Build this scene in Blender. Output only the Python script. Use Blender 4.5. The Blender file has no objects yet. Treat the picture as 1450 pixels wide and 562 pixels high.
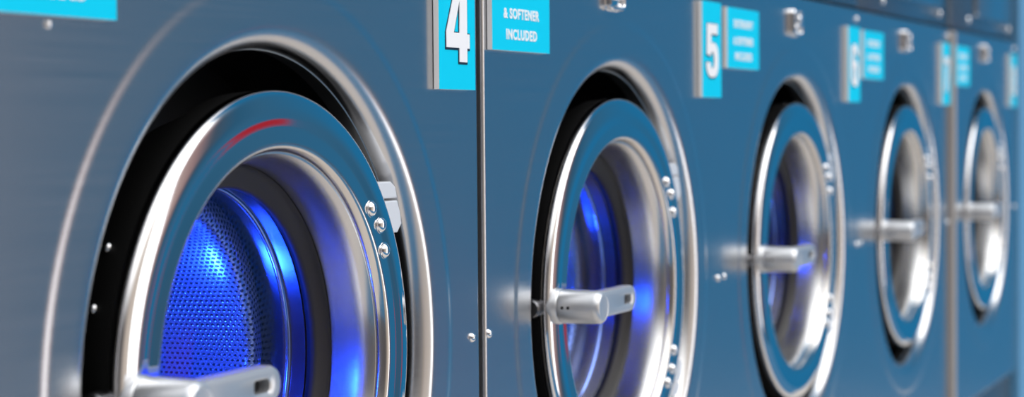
import bpy, bmesh, math
from math import sin, cos, pi, radians
from mathutils import Vector, Matrix

S = bpy.context.scene
COL = S.collection
W = 0.7            # machine pitch
ZC = 1.025         # height of the door centre
N = 160            # lathe segments

# ------------------------------------------------------------------ materials
def new_mat(name):
    m = bpy.data.materials.new(name); m.use_nodes = True
    nt = m.node_tree
    return m, nt, nt.nodes['Principled BSDF']

def simple(name, col, rough=.4, metal=0., spec=.5, coat=0., emit=None, estr=0.):
    m, nt, b = new_mat(name)
    b.inputs['Base Color'].default_value = (*col, 1)
    b.inputs['Roughness'].default_value = rough
    b.inputs['Metallic'].default_value = metal
    b.inputs['Specular IOR Level'].default_value = spec
    b.inputs['Coat Weight'].default_value = coat
    if emit:
        b.inputs['Emission Color'].default_value = (*emit, 1)
        b.inputs['Emission Strength'].default_value = estr
    return m

def brushed(name, col, rough, scale, bump, aniso=0., rvar=.05, tangent='Z'):
    """stainless steel with a fine grain: noise stretched along the brushing direction"""
    m, nt, b = new_mat(name)
    b.inputs['Metallic'].default_value = 1
    b.inputs['Base Color'].default_value = (*col, 1)
    tc = nt.nodes.new('ShaderNodeTexCoord')
    mp = nt.nodes.new('ShaderNodeMapping'); mp.inputs['Scale'].default_value = scale
    nz = nt.nodes.new('ShaderNodeTexNoise'); nz.inputs['Scale'].default_value = 1.; nz.inputs['Detail'].default_value = 3
    nt.links.new(tc.outputs['Object'], mp.inputs['Vector']); nt.links.new(mp.outputs[0], nz.inputs['Vector'])
    mr = nt.nodes.new('ShaderNodeMapRange')
    mr.inputs['From Min'].default_value = .3; mr.inputs['From Max'].default_value = .7
    mr.inputs['To Min'].default_value = rough - rvar; mr.inputs['To Max'].default_value = rough + rvar
    nt.links.new(nz.outputs['Fac'], mr.inputs['Value']); nt.links.new(mr.outputs[0], b.inputs['Roughness'])
    if bump:
        bp = nt.nodes.new('ShaderNodeBump'); bp.inputs['Strength'].default_value = bump; bp.inputs['Distance'].default_value = .0003
        nt.links.new(nz.outputs['Fac'], bp.inputs['Height']); nt.links.new(bp.outputs[0], b.inputs['Normal'])
    if aniso:
        b.inputs['Anisotropic'].default_value = aniso; b.inputs['Anisotropic Rotation'].default_value = .25
        tg = nt.nodes.new('ShaderNodeTangent'); tg.direction_type = 'RADIAL'; tg.axis = tangent
        nt.links.new(tg.outputs[0], b.inputs['Tangent'])
    return m

STEEL = brushed('brushed_steel_panel', (.60, .60, .61), .25, (6, 6, 900), .05, aniso=.45, rvar=.02)
BULL = STEEL
FUNNEL = simple('satin_steel_funnel', (.62, .62, .62), .25, 1.)
CHROME = simple('polished_steel', (.70, .70, .71), .055, 1.)
SHINY = simple('chrome', (.78, .78, .79), .12, 1.)
LIP = brushed('satin_steel_lip', (.66, .64, .62), .16, (60, 300, 60), .03, rvar=.02)
LINER = simple('grey_steel_liner', (.34, .34, .34), .35, 1.)
SATIN = simple('satin_aluminium', (.64, .65, .67), .36, .75)
HINGE = simple('hinge_aluminium', (.82, .83, .86), .38, .35)
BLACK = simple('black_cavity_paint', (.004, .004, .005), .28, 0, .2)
RUBBER = simple('black_door_rubber', (.018, .016, .016), .55, 0, .35)
DOORBACK = simple('black_door_shell', (.006, .006, .006), .5, 0, .2)
HOLE = simple('dark_hole', (.01, .01, .012), .6)
DARKMETAL = simple('dark_steel', (.16, .16, .17), .35, 1.)
CONTROL = simple('dark_control_steel', (.22, .25, .28), .25, .9)  # darker metal tone for the control panel
PLINTH = simple('dark_plinth_steel', (.16, .19, .22), .35, .9)
CYAN = simple('cyan_sign_face', (.0, .60, .86), .5, 0, .12)
SIGNSIDE = simple('sign_edge_aluminium', (.92, .92, .92), .4, .1)
WHITE = simple('white_letter', (.86, .87, .90), .5, 0, .2)
NAVY = simple('navy_outline', (.008, .03, .06), .5, 0, .2)
CONCRETE = None

def perforated():
    """drum steel with rows of round pressed holes; a real relief of 4 mm pitch"""
    m, nt, b = new_mat('perforated_drum_steel')
    b.inputs['Metallic'].default_value = .8
    b.inputs['Base Color'].default_value = (.45, .46, .50, 1)
    b.inputs['Roughness'].default_value = .22
    L = nt.links.new
    def math_(op, a, c=None, d=None):
        n = nt.nodes.new('ShaderNodeMath'); n.operation = op
        for i, v in enumerate((a, c, d)):
            if v is None: continue
            if isinstance(v, (int, float)): n.inputs[i].default_value = v
            else: L(v, n.inputs[i])
        return n.outputs[0]
    uv = nt.nodes.new('ShaderNodeUVMap'); uv.uv_map = 'UVMap'
    sx = nt.nodes.new('ShaderNodeSeparateXYZ'); L(uv.outputs[0], sx.inputs[0])
    row = math_('FLOOR', sx.outputs[0])
    fu = math_('SUBTRACT', math_('FRACT', sx.outputs[0]), .5)
    sh = math_('MULTIPLY', math_('MODULO', row, 2.), .5)
    fv = math_('SUBTRACT', math_('FRACT', math_('ADD', sx.outputs[1], sh)), .5)
    d = math_('SQRT', math_('ADD', math_('MULTIPLY', fu, fu), math_('MULTIPLY', math_('MULTIPLY', fv, fv), .75)))
    mr = nt.nodes.new('ShaderNodeMapRange'); mr.interpolation_type = 'SMOOTHSTEP'
    mr.inputs['From Min'].default_value = .17; mr.inputs['From Max'].default_value = .36
    L(d, mr.inputs['Value'])
    mc = nt.nodes.new('ShaderNodeMix'); mc.data_type = 'RGBA'
    mc.inputs['A'].default_value = (.10, .10, .12, 1); mc.inputs['B'].default_value = (.62, .63, .66, 1)
    L(mr.outputs[0], mc.inputs['Factor']); L(mc.outputs['Result'], b.inputs['Base Color'])
    bp = nt.nodes.new('ShaderNodeBump'); bp.inputs['Strength'].default_value = .35; bp.inputs['Distance'].default_value = .0012
    L(mr.outputs[0], bp.inputs['Height']); L(bp.outputs[0], b.inputs['Normal'])
    return m
PERF = perforated()
DRUMSTEEL = simple('smooth_drum_steel', (.20, .21, .25), .2, 1.)

def glass_mat():
    m = bpy.data.materials.new('door_glass'); m.use_nodes = True
    nt = m.node_tree; nt.nodes.clear()
    o = nt.nodes.new('ShaderNodeOutputMaterial'); mx = nt.nodes.new('ShaderNodeMixShader')
    t = nt.nodes.new('ShaderNodeBsdfTransparent'); t.inputs['Color'].default_value = (.50, .62, .96, 1); g = nt.nodes.new('ShaderNodeBsdfGlossy')
    g.inputs['Roughness'].default_value = .02
    lw = nt.nodes.new('ShaderNodeLayerWeight'); lw.inputs['Blend'].default_value = .5
    pw = nt.nodes.new('ShaderNodeMath'); pw.operation = 'POWER'; pw.inputs[1].default_value = 4.
    f = nt.nodes.new('ShaderNodeMath'); f.operation = 'MULTIPLY_ADD'; f.inputs[1].default_value = .3; f.inputs[2].default_value = .02
    nt.links.new(lw.outputs['Facing'], pw.inputs[0]); nt.links.new(pw.outputs[0], f.inputs[0])
    nt.links.new(f.outputs[0], mx.inputs[0]); nt.links.new(t.outputs[0], mx.inputs[1]); nt.links.new(g.outputs[0], mx.inputs[2])
    nt.links.new(mx.outputs[0], o.inputs[0])
    return m
GLASS = glass_mat()

def concrete():
    m, nt, b = new_mat('pavement_concrete')
    tc = nt.nodes.new('ShaderNodeTexCoord'); nz = nt.nodes.new('ShaderNodeTexNoise'); nz.inputs['Scale'].default_value = 6; nz.inputs['Detail'].default_value = 6
    def two(c0, c1):
        cr = nt.nodes.new('ShaderNodeValToRGB')
        cr.color_ramp.elements[0].position = .3; cr.color_ramp.elements[0].color = (*c0, 1)
        cr.color_ramp.elements[1].position = .75; cr.color_ramp.elements[1].color = (*c1, 1)
        nt.links.new(nz.outputs['Fac'], cr.inputs[0]); return cr.outputs[0]
    refl_near = two((.60, .53, .46), (.70, .62, .55)); refl_far = two((.022, .14, .27), (.028, .165, .31))  # unseen floor: beige near, blue beyond, coloured for what the rings and lips reflect
    sp = nt.nodes.new('ShaderNodeSeparateXYZ'); nt.links.new(tc.outputs['Object'], sp.inputs[0])
    gt = nt.nodes.new('ShaderNodeMath'); gt.operation = 'GREATER_THAN'; gt.inputs[1].default_value = -.9
    nt.links.new(sp.outputs[1], gt.inputs[0])
    mx = nt.nodes.new('ShaderNodeMix'); mx.data_type = 'RGBA'
    nt.links.new(tc.outputs['Object'], nz.inputs['Vector']); nt.links.new(gt.outputs[0], mx.inputs['Factor'])
    nt.links.new(refl_far, mx.inputs['A']); nt.links.new(refl_near, mx.inputs['B']); nt.links.new(mx.outputs['Result'], b.inputs['Base Color'])
    b.inputs['Roughness'].default_value = .8
    return m
CONCRETE = concrete()
WALLPAINT = simple('pale_blue_wall_paint', (.10, .30, .52), .5)
STRIP = simple('warm_grey_strip', (.36, .33, .31), .5)
BACKWALL = simple('grey_back_wall_paint', (.35, .36, .37), .8)
LAMP_ON = simple('blue_drum_lamp', (.1, .2, .9), .4, emit=(.018, .088, 1.), estr=470.)
LAMP_MID = simple('blue_drum_lamp_mid', (.1, .2, .9), .4, emit=(.018, .088, 1.), estr=200.)
LAMP_DIM = simple('blue_drum_lamp_dim', (.1, .2, .9), .4, emit=(.012, .10, 1.), estr=90.)
LAMP_MOUTH = simple('blue_mouth_lamp', (.1, .2, .9), .4, emit=(.018, .088, 1.), estr=260.)
LAMP_OFF = simple('clear_drum_lamp', (.5, .52, .55), .3)

# ------------------------------------------------------------------ mesh helpers
def link(name, bm, mats, parent=None, angle=32, smooth=True, recalc=True):
    if recalc: bmesh.ops.recalc_face_normals(bm, faces=bm.faces[:])
    me = bpy.data.meshes.new(name); bm.to_mesh(me); bm.free()
    for m in (mats if isinstance(mats, (list, tuple)) else [mats]): me.materials.append(m)
    if smooth:
        me.polygons.foreach_set('use_smooth', [True]*len(me.polygons))
        me.set_sharp_from_angle(angle=radians(angle))
    o = bpy.data.objects.new(name, me); COL.objects.link(o)
    if parent: o.parent = parent
    return o

def lathe(bm, prof, n=N, cx=0., cz=ZC, mi=0, closed=False, flip=False):
    """profile of (r, y) turned about the Y axis through (cx, cz); an r of 0 closes to a point"""
    rings = []
    for r, y in prof:
        if r < 1e-6: rings.append([bm.verts.new((cx, y, cz))])
        else: rings.append([bm.verts.new((cx + r*cos(2*pi*i/n), y, cz + r*sin(2*pi*i/n))) for i in range(n)])
    pairs = list(zip(rings[:-1], rings[1:]))
    if closed: pairs.append((rings[-1], rings[0]))
    for a, b in pairs:
        for i in range(n):
            j = (i+1) % n
            if len(a) == 1: f = bm.faces.new((a[0], b[i], b[j]))
            elif len(b) == 1: f = bm.faces.new((a[i], b[0], a[j]))
            else: f = bm.faces.new((a[i], b[i], b[j], a[j]))
            f.material_index = mi
    return rings

def arc(rc, yc, rad, a0, a1, n):
    """a = 0 points to the viewer (-Y), 90 points outward (+r)"""
    return [(rc + rad*sin(radians(a0 + (a1-a0)*i/n)), yc - rad*cos(radians(a0 + (a1-a0)*i/n))) for i in range(n+1)]

def box(bm, x0, x1, y0, y1, z0, z1, bev=0., seg=2, mi=0):
    before = set(bm.faces)
    M = Matrix.Translation(((x0+x1)/2, (y0+y1)/2, (z0+z1)/2)) @ Matrix.Diagonal((x1-x0, y1-y0, z1-z0, 1))
    r = bmesh.ops.create_cube(bm, size=1, matrix=M)
    if bev:
        es = {e for v in r['verts'] for e in v.link_edges}
        bmesh.ops.bevel(bm, geom=list(es), offset=bev, segments=seg, profile=.5, affect='EDGES')
    for f in bm.faces:
        if f not in before: f.material_index = mi

def turned(bm, prof, org, axis, n=32, mi=0):
    """profile of (radius, distance along axis) turned about an axis from org"""
    ax = Vector(axis).normalized()
    u = ax.orthogonal().normalized(); v = ax.cross(u)
    org = Vector(org); rings = []
    for r, d in prof:
        c = org + ax*d
        if r < 1e-6: rings.append([bm.verts.new(c)])
        else: rings.append([bm.verts.new(c + u*r*cos(2*pi*i/n) + v*r*sin(2*pi*i/n)) for i in range(n)])
    for a, b in zip(rings[:-1], rings[1:]):
        for i in range(n):
            j = (i+1) % n
            if len(a) == 1 and len(b) == 1: continue
            if len(a) == 1: f = bm.faces.new((a[0], b[i], b[j]))
            elif len(b) == 1: f = bm.faces.new((a[i], b[0], a[j]))
            else: f = bm.faces.new((a[i], b[i], b[j], a[j]))
            f.material_index = mi

def dome_head(bm, org, axis, r, h, mi=0, n=20):
    turned(bm, [(r*1.02, 0), (r, h*.18), (r*.9, h*.5), (r*.68, h*.8), (r*.36, h*.96), (0, h)], org, axis, n, mi)

def prism_y(bm, pts, y0, y1, mi=0, bev=0., seg=2):
    """outline of (x, z) points given depth from y0 (front) to y1"""
    before = set(bm.faces)
    a = [bm.verts.new((x, y0, z)) for x, z in pts]; b = [bm.verts.new((x, y1, z)) for x, z in pts]
    n = len(pts)
    f0 = bm.faces.new(a); bm.faces.new(list(reversed(b)))
    for i in range(n): bm.faces.new((a[i], b[i], b[(i+1) % n], a[(i+1) % n]))
    if bev: bmesh.ops.bevel(bm, geom=list(f0.edges), offset=bev, segments=seg, profile=.5, affect='EDGES')
    for f in bm.faces:
        if f not in before: f.material_index = mi

def rrect(cx, cz, w, h, r, n=6):
    out = []
    for qx, qz, a0 in ((1, 1, 0), (-1, 1, 90), (-1, -1, 180), (1, -1, 270)):
        for i in range(n+1):
            a = radians(a0 + 90*i/n)
            out.append((cx + qx*(w/2-r) + r*cos(a), cz + qz*(h/2-r) + r*sin(a)))
    return out

def empty(name, loc):
    o = bpy.data.objects.new(name, None); COL.objects.link(o); o.location = loc; o.empty_display_size = .1
    return o

# ------------------------------------------------------------------ front panel
X0, X1, Z0, Z1 = -.3472, .3472, .6575, 1.3705
def front_panel_bm(X1=X1):
    bm = bmesh.new()
    corners = [math.atan2(z-ZC, x) % (2*pi) for x in (X0, X1) for z in (Z0, Z1)]
    ang = sorted(set([2*pi*i/192 for i in range(192)] + corners))
    n = len(ang)
    def rect(a, inset, y):
        c, s = cos(a), sin(a)
        t = 1e9
        if abs(c) > 1e-9: t = min(t, ((X1-inset) if c > 0 else (X0+inset))/c)
        if abs(s) > 1e-9: t = min(t, ((Z1-inset-ZC) if s > 0 else (Z0+inset-ZC))/s)
        return (t*c, y, ZC + t*s)
    rows = []
    prof = [(.2318, .0208)] + arc(.2498, .0172, .018, -90, 0, 14)         # rolled lip of the opening
    prof += [(.256, -.0008), (.266, -.0008), (.2735, -.0008)]
    for i in range(1, 11):                                              # pressed ring around the opening
        t = i/10; prof.append((.2735 + .013*t, -.0008 + .0008*(t - sin(2*pi*t)/(2*pi))))
    prof += [(.288, 0), (.294, 0)]
    for r, y in prof: rows.append([bm.verts.new((r*cos(a), y, ZC + r*sin(a))) for a in ang])
    R = .0030
    for ins, y in [(.0075, -.0000), (.0045, 0)] + [(R*(1-sin(radians(15*k))), R*(1-cos(radians(15*k)))) for k in range(0, 7)] + [(0, .012), (0, .03)]:
        rows.append([bm.verts.new(rect(a, ins, y)) for a in ang])
    for a, b in zip(rows[:-1], rows[1:]):
        for i in range(n):
            j = (i+1) % n; bm.faces.new((a[i], b[i], b[j], a[j]))
    return bm

# ------------------------------------------------------------------ curves to meshes (numerals, lettering)
def curve_mesh(name, cu, mats, parent, mat_index=None):
    tmp = bpy.data.objects.new('tmp', cu); COL.objects.link(tmp)
    bpy.context.view_layer.update()
    me = bpy.data.meshes.new_from_object(tmp.evaluated_get(bpy.context.evaluated_depsgraph_get()))
    bpy.data.objects.remove(tmp); bpy.data.curves.remove(cu)
    return me

def poly_glyph(loops, offset, extrude):
    cu = bpy.data.curves.new('glyph', 'CURVE'); cu.dimensions = '2D'; cu.fill_mode = 'BOTH'
    cu.extrude = extrude; cu.offset = offset
    for lp in loops:
        sp = cu.splines.new('POLY'); sp.points.add(len(lp)-1); sp.use_cyclic_u = True
        for p, (x, y) in zip(sp.points, lp): p.co = (x, y, 0, 1)
    return cu

def text_curve(txt, size, offset, extrude):
    cu = bpy.data.curves.new('lettering', 'FONT'); cu.body = txt; cu.size = size
    cu.offset = offset; cu.extrude = extrude; cu.space_character = 1.12; cu.align_x = 'CENTER'; cu.align_y = 'CENTER'
    return cu

def ellipse(cx, cy, rx, ry, a0=0, a1=360, n=20, p=2.6):
    out = []
    for i in range(n+1 if abs(a1-a0) < 359 else n):
        a = radians(a0 + (a1-a0)*i/n); c, s = cos(a), sin(a)
        k = (abs(c)**p + abs(s)**p)**(-1/p)
        out.append((cx + rx*k*c, cy + ry*k*s))
    return out

def numeral_loops(d):
    # heavy condensed numerals in a box 0.74 wide, 1 high (y up)
    if d == '4':
        return [[(.29, 1), (.66, 1), (.66, .385), (.74, .385), (.74, .19), (.66, .19), (.66, 0), (.41, 0), (.41, .19), (0, .19), (0, .40)],
                [(.42, .395), (.235, .395), (.42, .83)]]
    if d == '5':
        o = [(.06, 1), (.68, 1), (.68, .81), (.29, .81), (.275, .62)]
        o += ellipse(.37, .325, .37, .325, 115, -180, 26)
        o += [(.27, .33)] + [(p[0], p[1]) for p in ellipse(.37, .325, .11, .15, 180, 500, 20)]
        # the open bowl: outer arc to the left, inner arc back
        o = [(.06, 1), (.68, 1), (.68, .81), (.29, .81), (.28, .635)] + ellipse(.36, .325, .37, .325, 100, -172, 26) \
            + [(.24, .27)] + ellipse(.36, .32, .115, .155, -165, 150, 18) + [(.25, .40), (.02, .43)]
        return [o]
    if d == '6':
        out = [(.72, .72), (.47, .72)] + ellipse(.365, .72, .11, .13, 0, 180, 12) + [(.255, .56)] \
            + [(.36, .62)] + ellipse(.375, .315, .355, .315, 70, -180, 24) + [(.02, .68)] + ellipse(.37, .70, .35, .30, 180, 5, 18)
        return [out, ellipse(.37, .31, .105, .165, 0, 360, 20)]
    if d == '7':
        return [[(.02, 1), (.74, 1), (.74, .83), (.40, 0), (.10, 0), (.44, .80), (.02, .80)]]
    if d == '8':
        return [ellipse(.37, .27, .37, .27, 125, 415, 26) + ellipse(.37, .75, .335, .25, -50, 230, 26),
                ellipse(.37, .76, .11, .11, 0, 360, 18), ellipse(.37, .28, .125, .135, 0, 360, 18)]

PLATE_F = -.0055      # front face of the sign plates
def numeral(d, parent):
    Hh = .0625
    loops = [[((x-.37)*.0625, (y-.5)*Hh) for x, y in lp] for lp in numeral_loops(d)]
    me_w = curve_mesh('n', poly_glyph(loops, 0, .0003), None, None)
    me_b = curve_mesh('n', poly_glyph([[(x+.0002, y-.0006) for x, y in lp] for lp in loops], .0014, .0002), None, None)
    bm = bmesh.new(); bm.from_mesh(me_b)
    for f in bm.faces: f.material_index = 1
    k = len(bm.verts); kf = len(bm.faces)
    bm.from_mesh(me_w); bm.verts.ensure_lookup_table(); bm.faces.ensure_lookup_table()
    for i, v in enumerate(bm.verts):
        if i >= k: v.co.z += .00045
    for i, f in enumerate(bm.faces):
        if i >= kf: f.material_index = 0
    for v in bm.verts: v.co = Vector((v.co.x + .2885, PLATE_F - .0002 - v.co.z, v.co.y + 1.2855))
    return link('numeral', bm, [WHITE, NAVY], parent, smooth=False, recalc=False)

def lettering(parent):
    bm = bmesh.new()
    for txt, zc, wid, hgt in (('DETERGENT', 1.3215, .0790, .0096), ('& SOFTENER', 1.3008, .0810, .0096), ('INCLUDED', 1.2820, .0700, .0096)):
        me = curve_mesh('t', text_curve(txt, .0135, .00042, .0002), None, None)
        xs = [v.co.x for v in me.vertices]; ys = [v.co.y for v in me.vertices]
        k = len(bm.verts); bm.from_mesh(me); bm.verts.ensure_lookup_table()
        sx = wid/(max(xs)-min(xs)); sy = hgt/(max(ys)-min(ys)); mx = (max(xs)+min(xs))/2; my = (max(ys)+min(ys))/2
        for v in bm.verts[k:]:
            v.co = Vector((-.2735 + (v.co.x-mx)*sx, PLATE_F - .0002 - v.co.z, zc + (v.co.y-my)*sy))
    return link('lettering', bm, WHITE, parent, smooth=False, recalc=False)

# ------------------------------------------------------------------ one machine
def make_machine():
    root = empty('washing_machine', (0, 0, 0))
    link('front_panel', front_panel_bm(), STEEL, root, angle=50)

    bm = bmesh.new()   # carcass behind the panel
    for x0, x1 in ((-.3465, -.3445), (.3445, .3465)): box(bm, x0, x1, .03, .62, .10, 1.75)
    box(bm, -.3445, .3445, .03, .62, 1.748, 1.75); box(bm, -.3445, .3445, .618, .62, .10, 1.748); box(bm, -.3445, .3445, .04, .618, .10, .102)
    link('cabinet_body', bm, DARKMETAL, root, smooth=False)

    bm = bmesh.new(); box(bm, -.345, .345, .012, .5, 0, .6545, .003)
    link('plinth', bm, PLINTH, root)

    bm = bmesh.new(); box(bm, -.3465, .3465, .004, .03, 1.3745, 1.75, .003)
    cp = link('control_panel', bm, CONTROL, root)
    bm = bmesh.new(); prism_y(bm, rrect(.085, 1.56, .385, .31, .006), -.002, .004, bev=.0015)
    link('display_cover', bm, STEEL, cp)
    for x in (-.17, .275):
        bm = bmesh.new(); dome_head(bm, (x, .004, 1.3955), (0, -1, 0), .0075, .004); link('bolt', bm, SHINY, cp)

    # recess: grey rolled return, then the black chamber the door closes
    bm = bmesh.new()
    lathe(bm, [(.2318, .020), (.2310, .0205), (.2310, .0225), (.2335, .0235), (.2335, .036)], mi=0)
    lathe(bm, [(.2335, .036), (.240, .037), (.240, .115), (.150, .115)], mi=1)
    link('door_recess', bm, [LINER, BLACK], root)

    # drum: steel rim, flared mouth, perforated shoulder and barrel
    bm = bmesh.new()
    lathe(bm, [(.150, .115), (.136, .112), (.1345, .058), (.1345, .0705)], mi=0)
    lathe(bm, arc(.1345, .0735, .0030, -190, 60, 12), mi=1)
    lathe(bm, [(.136, .075), (.138, .080), (.146, .093), (.1535, .1025), (.1555, .106)], mi=0)
    uvl = bm.loops.layers.uv.new('UVMap')
    prof = [(.1555, .106), (.153, .1045), (.145, .1015), (.136, .0985), (.128, .0965), (.122, .0955), (.1185, .0965), (.1160, .0985), (.1145, .103), (.1135, .115), (.111, .15), (.108, .20), (.105, .27)]
    rings = lathe(bm, prof, mi=2)
    ds = [0]
    for a, b in zip(prof[:-1], prof[1:]): ds.append(ds[-1] + math.hypot(b[0]-a[0], b[1]-a[1]))
    bm.verts.index_update()
    lookup = {v.index: (i/N, k) for k, rg in enumerate(rings) for i, v in enumerate(rg)}
    NR = 176
    for f in bm.faces:
        if f.material_index != 2: continue
        us = [lookup[l.vert.index][0] for l in f.loops]; wrap = max(us) > .9 and min(us) < .1
        for l in f.loops:
            u, k = lookup[l.vert.index]
            if wrap and u < .1: u += 1
            l[uvl].uv = (u*NR, ds[k]/.0047)
    lathe(bm, [(.105, .27), (.100, .275), (0, .278)], mi=0)
    dr = link('drum', bm, [DRUMSTEEL, SHINY, PERF], root, angle=50, recalc=False)
    # lamp tubes inside: one low at the back of the barrel, one in the mouth behind the door's opening side
    for org, ax, ln in (((.030, .178, ZC-.094), (1, 0, .35), .045), ((-.120, .066, ZC+.012), (.16, 0, 1), .045)):
        bm = bmesh.new()
        turned(bm, [(0, 0), (.003, .0005), (.0045, .003), (.0045, ln-.003), (.003, ln-.0005), (0, ln)], org, ax, 16)
        link('drum_lamp', bm, LAMP_ON if ax[0] == 1 else LAMP_MOUTH, dr)

    # door: polished ring
    bm = bmesh.new()
    # crown of the ring from its face outwards: slope in degrees against length
    crown = [(0, 0), (.0015, 3), (.0042, 8.5), (.0058, 10.5), (.0118, 13.5), (.0140, 21), (.0158, 35), (.0174, 52), (.0190, 70), (.0206, 87), (.0255, 93)]
    r, y = .1845, -.0030; out = [(r, y)]
    for (l0, t0), (l1, t1) in zip(crown[:-1], crown[1:]):
        for q in range(3):
            t = radians(t0 + (t1-t0)*(q+.5)/3); d = (l1-l0)/3
            r += d*cos(t); y += d*sin(t); out.append((r, y))
    rim = list(reversed(out))
    lathe(bm, [(.150, .075), (.178, .075), (.183, .070), (.190, .050), (rim[0][0]-.0015, .030), (rim[0][0]-.0003, rim[0][1]+.004), rim[0]], mi=1)
    face = [(.1838, -.0030), (.1830, -.00297), (.1822, -.00291), (.1790, -.00257), (.1762, -.00227), (.1754, -.00221), (.1746, -.00220), (.1735, -.00222), (.1690, -.00242), (.1645, -.0026)]
    lathe(bm, rim + face, mi=0)
    lathe(bm, [(.1645, -.0026)] + arc(.1637, .0020, .0046, 0, -62, 10) + [(.1586, .0016), (.1576, .0038), (.1574, .0052), (.1578, .0060)], mi=2)
    door = link('door', bm, [CHROME, DOORBACK, LIP], root, angle=50)
    bm = bmesh.new()
    lathe(bm, [(.1578, .0060), (.1562, .0066), (.1538, .0098), (.1520, .0145), (.1507, .0220), (.1498, .0310), (.1489, .0425), (.1487, .0445)])
    link('funnel', bm, FUNNEL, door)
    bm = bmesh.new()
    lathe(bm, [(.150, .046), (.1486, .0430), (.1475, .0422), (.1420, .0435), (.1330, .0462), (.1314, .0475), (.1308, .0500), (.1315, .0545), (.1335, .0560), (.150, .0570)], closed=True)
    link('gasket', bm, RUBBER, door, angle=50)
    bm = bmesh.new()
    lathe(bm, [(.1312, .0515), (.11, .0545), (.07, .0580), (.03, .0598), (0, .060)], n=64)
    link('glass', bm, GLASS, door)

    bm = bmesh.new()   # handle: collar, turned knob, lever with slot
    hx, hz = -.1845, 1.0265
    turned(bm, [(.0185, -.012), (.0185, -.004), (.0175, -.0025), (.0165, -.0022), (.0165, -.0012), (.0172, -.0006)] if False else
           [(0, -.004), (.0172, -.004), (.0172, .0050), (.0164, .0062), (.0158, .0064)], (hx, -.001, hz), (0, -1, 0), 40)
    turned(bm, [(.0158, .0066), (.0163, .0070), (.0165, .0080), (.0160, .042), (.0152, .0462), (.0136, .0484), (.0122, .0490), (.0116, .0487), (.0108, .0486), (0, .0486)], (hx, -.001, hz), (0, -1, 0), 40)
    lp = rrect(hx+.048, hz+.001, .120, .0255, .0124, 8); sl = rrect(hx+.0825, hz+.001, .0205, .0094, .0036, 8)
    n = len(lp)
    def loopv(pts, y): return [bm.verts.new((x, y, z)) for x, z in pts]
    def shrink(pts, d, cx, cz, w, h):
        return [(cx + (x-cx)*(1-2*d/w), cz + (z-cz)*(1-2*d/h)) for x, z in pts]
    yF, yB = -.0440, -.0290
    seq = [loopv(shrink(lp, .0025, hx+.048, hz+.001, .120, .0255), yB), loopv(lp, yB-.003), loopv(lp, yF+.0035), loopv(shrink(lp, .0010, hx+.048, hz+.001, .120, .0255), yF+.0010),
           loopv(shrink(lp, .0032, hx+.048, hz+.001, .120, .0255), yF), loopv(shrink(sl, -.0012, hx+.0825, hz+.001, .0205, .0094), yF), loopv(sl, yF+.001), loopv(sl, yF+.009)]
    for a, b in zip(seq[:-1], seq[1:]):
        for i in range(n):
            j = (i+1) % n; bm.faces.new((a[i], b[i], b[j], a[j]))
    f = bm.faces.new(seq[-1]); f.material_index = 1
    bm.faces.new(list(reversed(seq[0])))
    for dy in (.0125, .0185):        # two set-screw holes on the camera-side flank of the knob
        a = radians(198); d = Vector((cos(a), 0, sin(a)))
        d = Vector((-.90, 0, .0)).normalized()
        turned(bm, [(.0016, 0), (.0016, .0003), (0, .0003)], Vector((hx, -.001-dy, hz)) + d*.01625, d, 12, 1)
    link('handle', bm, [SATIN, HOLE], door, angle=40)

    # hinges, upper and lower, on the right of the ring, with their rivets
    for sg in (1, -1):
        bm = bmesh.new()
        def P(pts, y0, y1, bev): prism_y(bm, [(x, ZC + sg*z) for x, z in pts], y0, y1, bev=bev)
        P([(.150, .1310), (.1775, .1310), (.1855, .1265), (.1885, .1175), (.152, .1175)], .002, .045, .0012)
        P([(.152, .1155), (.1885, .1155), (.1925, .1060), (.1960, .0965), (.1885, .0895), (.160, .0900)], .002, .045, .0012)
        link('hinge', bm, HINGE, door, smooth=False)
        for rx, rz in ((.1345, .1110), (.1500, .0975), (.1560, .0770)):
            bm = bmesh.new()
            turned(bm, [(.0070, 0), (.0068, .0008), (.0056, .0010)], (rx, -.0020, ZC + sg*rz), (0, -1, 0), 24)
            dome_head(bm, (rx, -.0026, ZC + sg*rz), (0, -1, 0), .0058, .0038)
            link('rivet', bm, SHINY, door)
    for a in (150.6, 162.5, 84):
        bm = bmesh.new(); a = radians(a); d = Vector((cos(a), 0, sin(a)))
        dome_head(bm, Vector((0, .0270, ZC)) + d*.2008, d, .0034, .003); link('side_screw', bm, SHINY, door)
    bm = bmesh.new()
    turned(bm, [(0, 0), (.0085, 0), (.0085, .006), (.0068, .007), (.0068, .010), (.0092, .011), (.0092, .022), (.0078, .024), (0, .024)], (-.1885, .0145, 1.0255), (-1, 0, 0), 12)
    link('latch_bolt', bm, DARKMETAL, door)

    # sign plates
    bm = bmesh.new(); prism_y(bm, [(.2525, 1.2308), (.3245, 1.2308), (.3245, 1.3425), (.2525, 1.3425)], PLATE_F, -.0006, mi=1)
    bm.faces.ensure_lookup_table()
    for f in bm.faces:
        if abs(f.calc_center_median().y - PLATE_F) < 1e-5: f.material_index = 0
    num = link('number_plate', bm, [CYAN, SIGNSIDE], root, smooth=False)
    bm = bmesh.new(); prism_y(bm, [(-.3390, 1.2672), (-.2070, 1.2672), (-.2070, 1.3405), (-.3390, 1.3405)], PLATE_F, -.0006, mi=1)
    for f in bm.faces:
        if abs(f.calc_center_median().y - PLATE_F) < 1e-5: f.material_index = 0
    info = link('information_plate', bm, [CYAN, SIGNSIDE], root, smooth=False)
    info['label'] = 'cyan information plate with white capital lettering'
    lettering(info)

    # chrome push lock at the top of the panel
    bm = bmesh.new()
    lx, lz, lw, lh = -.0235, 1.3350, .044, .0365
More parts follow.
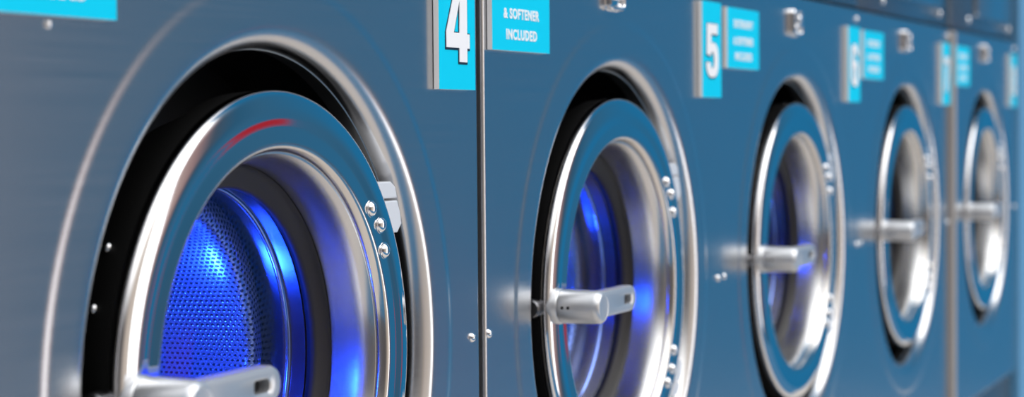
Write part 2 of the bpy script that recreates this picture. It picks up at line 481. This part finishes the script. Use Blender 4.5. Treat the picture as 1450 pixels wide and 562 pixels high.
    def lv(d, y, rad): return [bm.verts.new((x, y, z)) for x, z in rrect(lx, lz, lw-2*d, lh-2*d, rad)]
    out = rrect(lx, lz, lw, lh, .007)
    seq = [lv(-.0008, 0., .008), lv(0, -.0008, .007), lv(0, -.0052, .007), lv(.0012, -.0070, .006), lv(.0035, -.0070, .005), lv(.0048, -.0058, .004), lv(.0052, -.0030, .004)]
    m = len(out)
    for a, b in zip(seq[:-1], seq[1:]):
        for i in range(m):
            j = (i+1) % m; bm.faces.new((a[i], b[i], b[j], a[j]))
    bm.faces.new(seq[-1])
    turned(bm, [(.0095, 0), (.0095, .0055), (.0080, .0068), (.0025, .0068), (.0022, .0050), (0, .0050)], (lx+.004, -.0030, lz+.002), (0, -1, 0), 28)
    link('lock', bm, SHINY, root)

    for x, z in ((.3245, 1.0157), (-.3405, 1.0157), (.326, 1.3560)):
        bm = bmesh.new(); dome_head(bm, (x, 0, z), (0, -1, 0), .0042, .0032); link('bolt', bm, SHINY, root)
    bm = bmesh.new(); dome_head(bm, (-.2690, 0, 1.2622), (0, -1, 0), .0030, .0022); link('screw', bm, SHINY, root)
    return root, num, dr

def copy_tree(o, parent=None):
    c = o.copy(); COL.objects.link(c)
    if parent: c.parent = parent
    for ch in list(o.children): copy_tree(ch, c)
    return c

proto, _, _ = make_machine()
LABELS = [
    ('4', 'brushed steel washing machine with the 4 plate and large blue-lit drum, nearest of the row', LAMP_ON),
    ('5', 'brushed steel washing machine with the 5 plate, its round door standing right of machine 4', LAMP_MID),
    ('6', 'brushed steel washing machine with the 6 plate, its door right of machine 5', LAMP_DIM),
    ('7', 'brushed steel washing machine with the 7 plate, unlit silver door left of the grey strip', LAMP_OFF),
    ('8', 'brushed steel washing machine with the 8 plate, farthest of the row beside the pale pillar', LAMP_OFF),
]
machines = [proto] + [copy_tree(proto) for _ in range(4)]
for ch in list(proto.children):          # the first panel stops a little short, leaving the open joint beside machine 5
    if ch.name.startswith('front_panel'):
        tmp = link('front_panel', front_panel_bm(.3405), STEEL, None, angle=50)
        ch.data = tmp.data; bpy.data.objects.remove(tmp)
for k, (r, (d, lab, lamp)) in enumerate(zip(machines, LABELS)):
    r.location = (-.35 + W*k - (0, 0, .0050, .0100, .0040)[k], (0, 0, .0022, .0044, .0020)[k], 0)
    r['label'] = lab; r['category'] = 'washing machine'; r['group'] = 'row of washing machines'
    for ch in list(r.children_recursive):
        base = ch.name.split('.')[0]
        if base == 'number_plate':
            numeral(d, ch); ch['label'] = 'cyan plate with the number ' + d
        if base == 'screw' and k > 0: bpy.data.objects.remove(ch); continue
        if base == 'drum_lamp' and k > 0:
            ch.data = ch.data.copy(); mouth = ch.data.materials[0] == LAMP_MOUTH
            ch.data.materials[0] = lamp if lamp is LAMP_OFF or not mouth else LAMP_DIM

# ------------------------------------------------------------------ setting
def struct(name, bm, m):
    o = link(name, bm, m, smooth=False); o['kind'] = 'structure'; return o
bm = bmesh.new(); box(bm, -2.6, 6.0, -2.4, .75, -.1, 0); struct('floor', bm, CONCRETE)
bm = bmesh.new(); box(bm, -2.6, 6.0, .64, .75, 0, 2.6); struct('wall_back', bm, BACKWALL)
bm = bmesh.new(); box(bm, 2.812, 3.6, -.004, .64, 0, 2.6, .004); struct('wall_right', bm, WALLPAINT)
bm = bmesh.new(); box(bm, 2.0845, 2.1075, -.004, .03, 0, 1.366, .002); struct('trim_1', bm, STRIP)

# ------------------------------------------------------------------ world: colour bands painted by direction for light and reflections on the steel
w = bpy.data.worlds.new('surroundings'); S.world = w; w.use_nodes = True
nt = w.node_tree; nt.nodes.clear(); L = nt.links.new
tc = nt.nodes.new('ShaderNodeTexCoord'); sx = nt.nodes.new('ShaderNodeSeparateXYZ'); L(tc.outputs['Generated'], sx.inputs[0])
def mth(op, a, b=None):
    n = nt.nodes.new('ShaderNodeMath'); n.operation = op
    for i, v in enumerate((a, b)):
        if v is None: continue
        if isinstance(v, (int, float)): n.inputs[i].default_value = v
        else: L(v, n.inputs[i])
    return n.outputs[0]
def ramp(fac, stops):
    n = nt.nodes.new('ShaderNodeValToRGB'); cr = n.color_ramp
    cr.elements[0].position, cr.elements[0].color = stops[0][0], (*stops[0][1], 1)
    cr.elements[1].position, cr.elements[1].color = stops[-1][0], (*stops[-1][1], 1)
    for p, c in stops[1:-1]:
        e = cr.elements.new(p); e.color = (*c, 1)
    L(fac, n.inputs[0]); return n.outputs[0]
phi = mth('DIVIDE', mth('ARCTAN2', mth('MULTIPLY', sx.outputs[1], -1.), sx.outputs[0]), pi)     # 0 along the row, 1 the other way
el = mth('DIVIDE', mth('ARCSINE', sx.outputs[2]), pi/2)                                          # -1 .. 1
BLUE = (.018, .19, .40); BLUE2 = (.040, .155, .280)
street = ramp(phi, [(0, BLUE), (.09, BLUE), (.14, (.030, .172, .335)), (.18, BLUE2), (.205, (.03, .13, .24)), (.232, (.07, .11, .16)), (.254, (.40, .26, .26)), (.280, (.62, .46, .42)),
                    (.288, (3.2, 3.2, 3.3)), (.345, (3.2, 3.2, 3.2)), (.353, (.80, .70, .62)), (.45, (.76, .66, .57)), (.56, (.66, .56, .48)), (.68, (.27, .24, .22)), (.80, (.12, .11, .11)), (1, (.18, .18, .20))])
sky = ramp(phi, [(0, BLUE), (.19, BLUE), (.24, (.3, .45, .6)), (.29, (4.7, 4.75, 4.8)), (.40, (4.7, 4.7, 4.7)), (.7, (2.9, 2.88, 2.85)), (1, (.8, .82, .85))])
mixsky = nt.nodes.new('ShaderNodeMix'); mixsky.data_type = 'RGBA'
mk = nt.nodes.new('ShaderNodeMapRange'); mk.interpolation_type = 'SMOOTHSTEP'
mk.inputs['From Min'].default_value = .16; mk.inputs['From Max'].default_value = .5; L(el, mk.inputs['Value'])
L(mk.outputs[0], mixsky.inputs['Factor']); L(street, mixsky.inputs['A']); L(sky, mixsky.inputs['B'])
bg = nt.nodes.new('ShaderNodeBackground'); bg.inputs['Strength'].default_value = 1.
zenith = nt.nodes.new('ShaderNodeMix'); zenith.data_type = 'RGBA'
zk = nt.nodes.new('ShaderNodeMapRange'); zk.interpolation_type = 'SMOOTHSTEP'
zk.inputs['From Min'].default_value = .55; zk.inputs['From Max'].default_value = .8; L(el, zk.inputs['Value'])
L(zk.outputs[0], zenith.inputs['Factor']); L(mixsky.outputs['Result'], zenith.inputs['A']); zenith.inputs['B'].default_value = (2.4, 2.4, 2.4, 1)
# red patch painted into the world for the arc reflected in the door ring
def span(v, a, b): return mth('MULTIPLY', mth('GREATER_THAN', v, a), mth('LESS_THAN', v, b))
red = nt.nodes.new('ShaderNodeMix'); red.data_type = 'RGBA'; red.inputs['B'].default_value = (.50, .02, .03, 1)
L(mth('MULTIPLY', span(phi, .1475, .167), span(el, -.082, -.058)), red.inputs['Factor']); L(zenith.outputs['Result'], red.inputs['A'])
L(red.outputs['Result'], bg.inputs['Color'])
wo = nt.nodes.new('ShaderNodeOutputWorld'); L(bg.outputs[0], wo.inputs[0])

# ------------------------------------------------------------------ camera
f_px, D, zc, yaw, pit, rol, xc = 2809.655, .724826, 1.2, .4131063, .0368178, -.0084563, -1.5895807
fw = Vector((cos(yaw)*cos(pit), sin(yaw)*cos(pit), -sin(pit))); rt = Vector((sin(yaw), -cos(yaw), 0)); up = rt.cross(fw)
r2 = rt*cos(rol) + up*sin(rol); u2 = -rt*sin(rol) + up*cos(rol)
cam = bpy.data.cameras.new('camera'); co = bpy.data.objects.new('camera', cam); COL.objects.link(co); S.camera = co
M = Matrix((r2, u2, -fw)).transposed().to_4x4(); M.translation = (xc, -D, zc); co.matrix_world = M
cam.sensor_width = 36; cam.lens = f_px/1450*36; cam.clip_start = .01
cam.dof.use_dof = True; cam.dof.focus_distance = 1.62; cam.dof.aperture_fstop = 5.6; cam.dof.aperture_blades = 0

S.cycles.use_denoising = True
S.cycles.max_bounces = 10; S.cycles.glossy_bounces = 8; S.cycles.transparent_max_bounces = 8
S.cycles.sample_clamp_indirect = 8
vs = S.view_settings
vs.view_transform = 'Standard'; vs.look = 'None'; vs.gamma = 1; vs.use_curve_mapping = False; vs.exposure = 0
S.display_settings.display_device = 'sRGB'
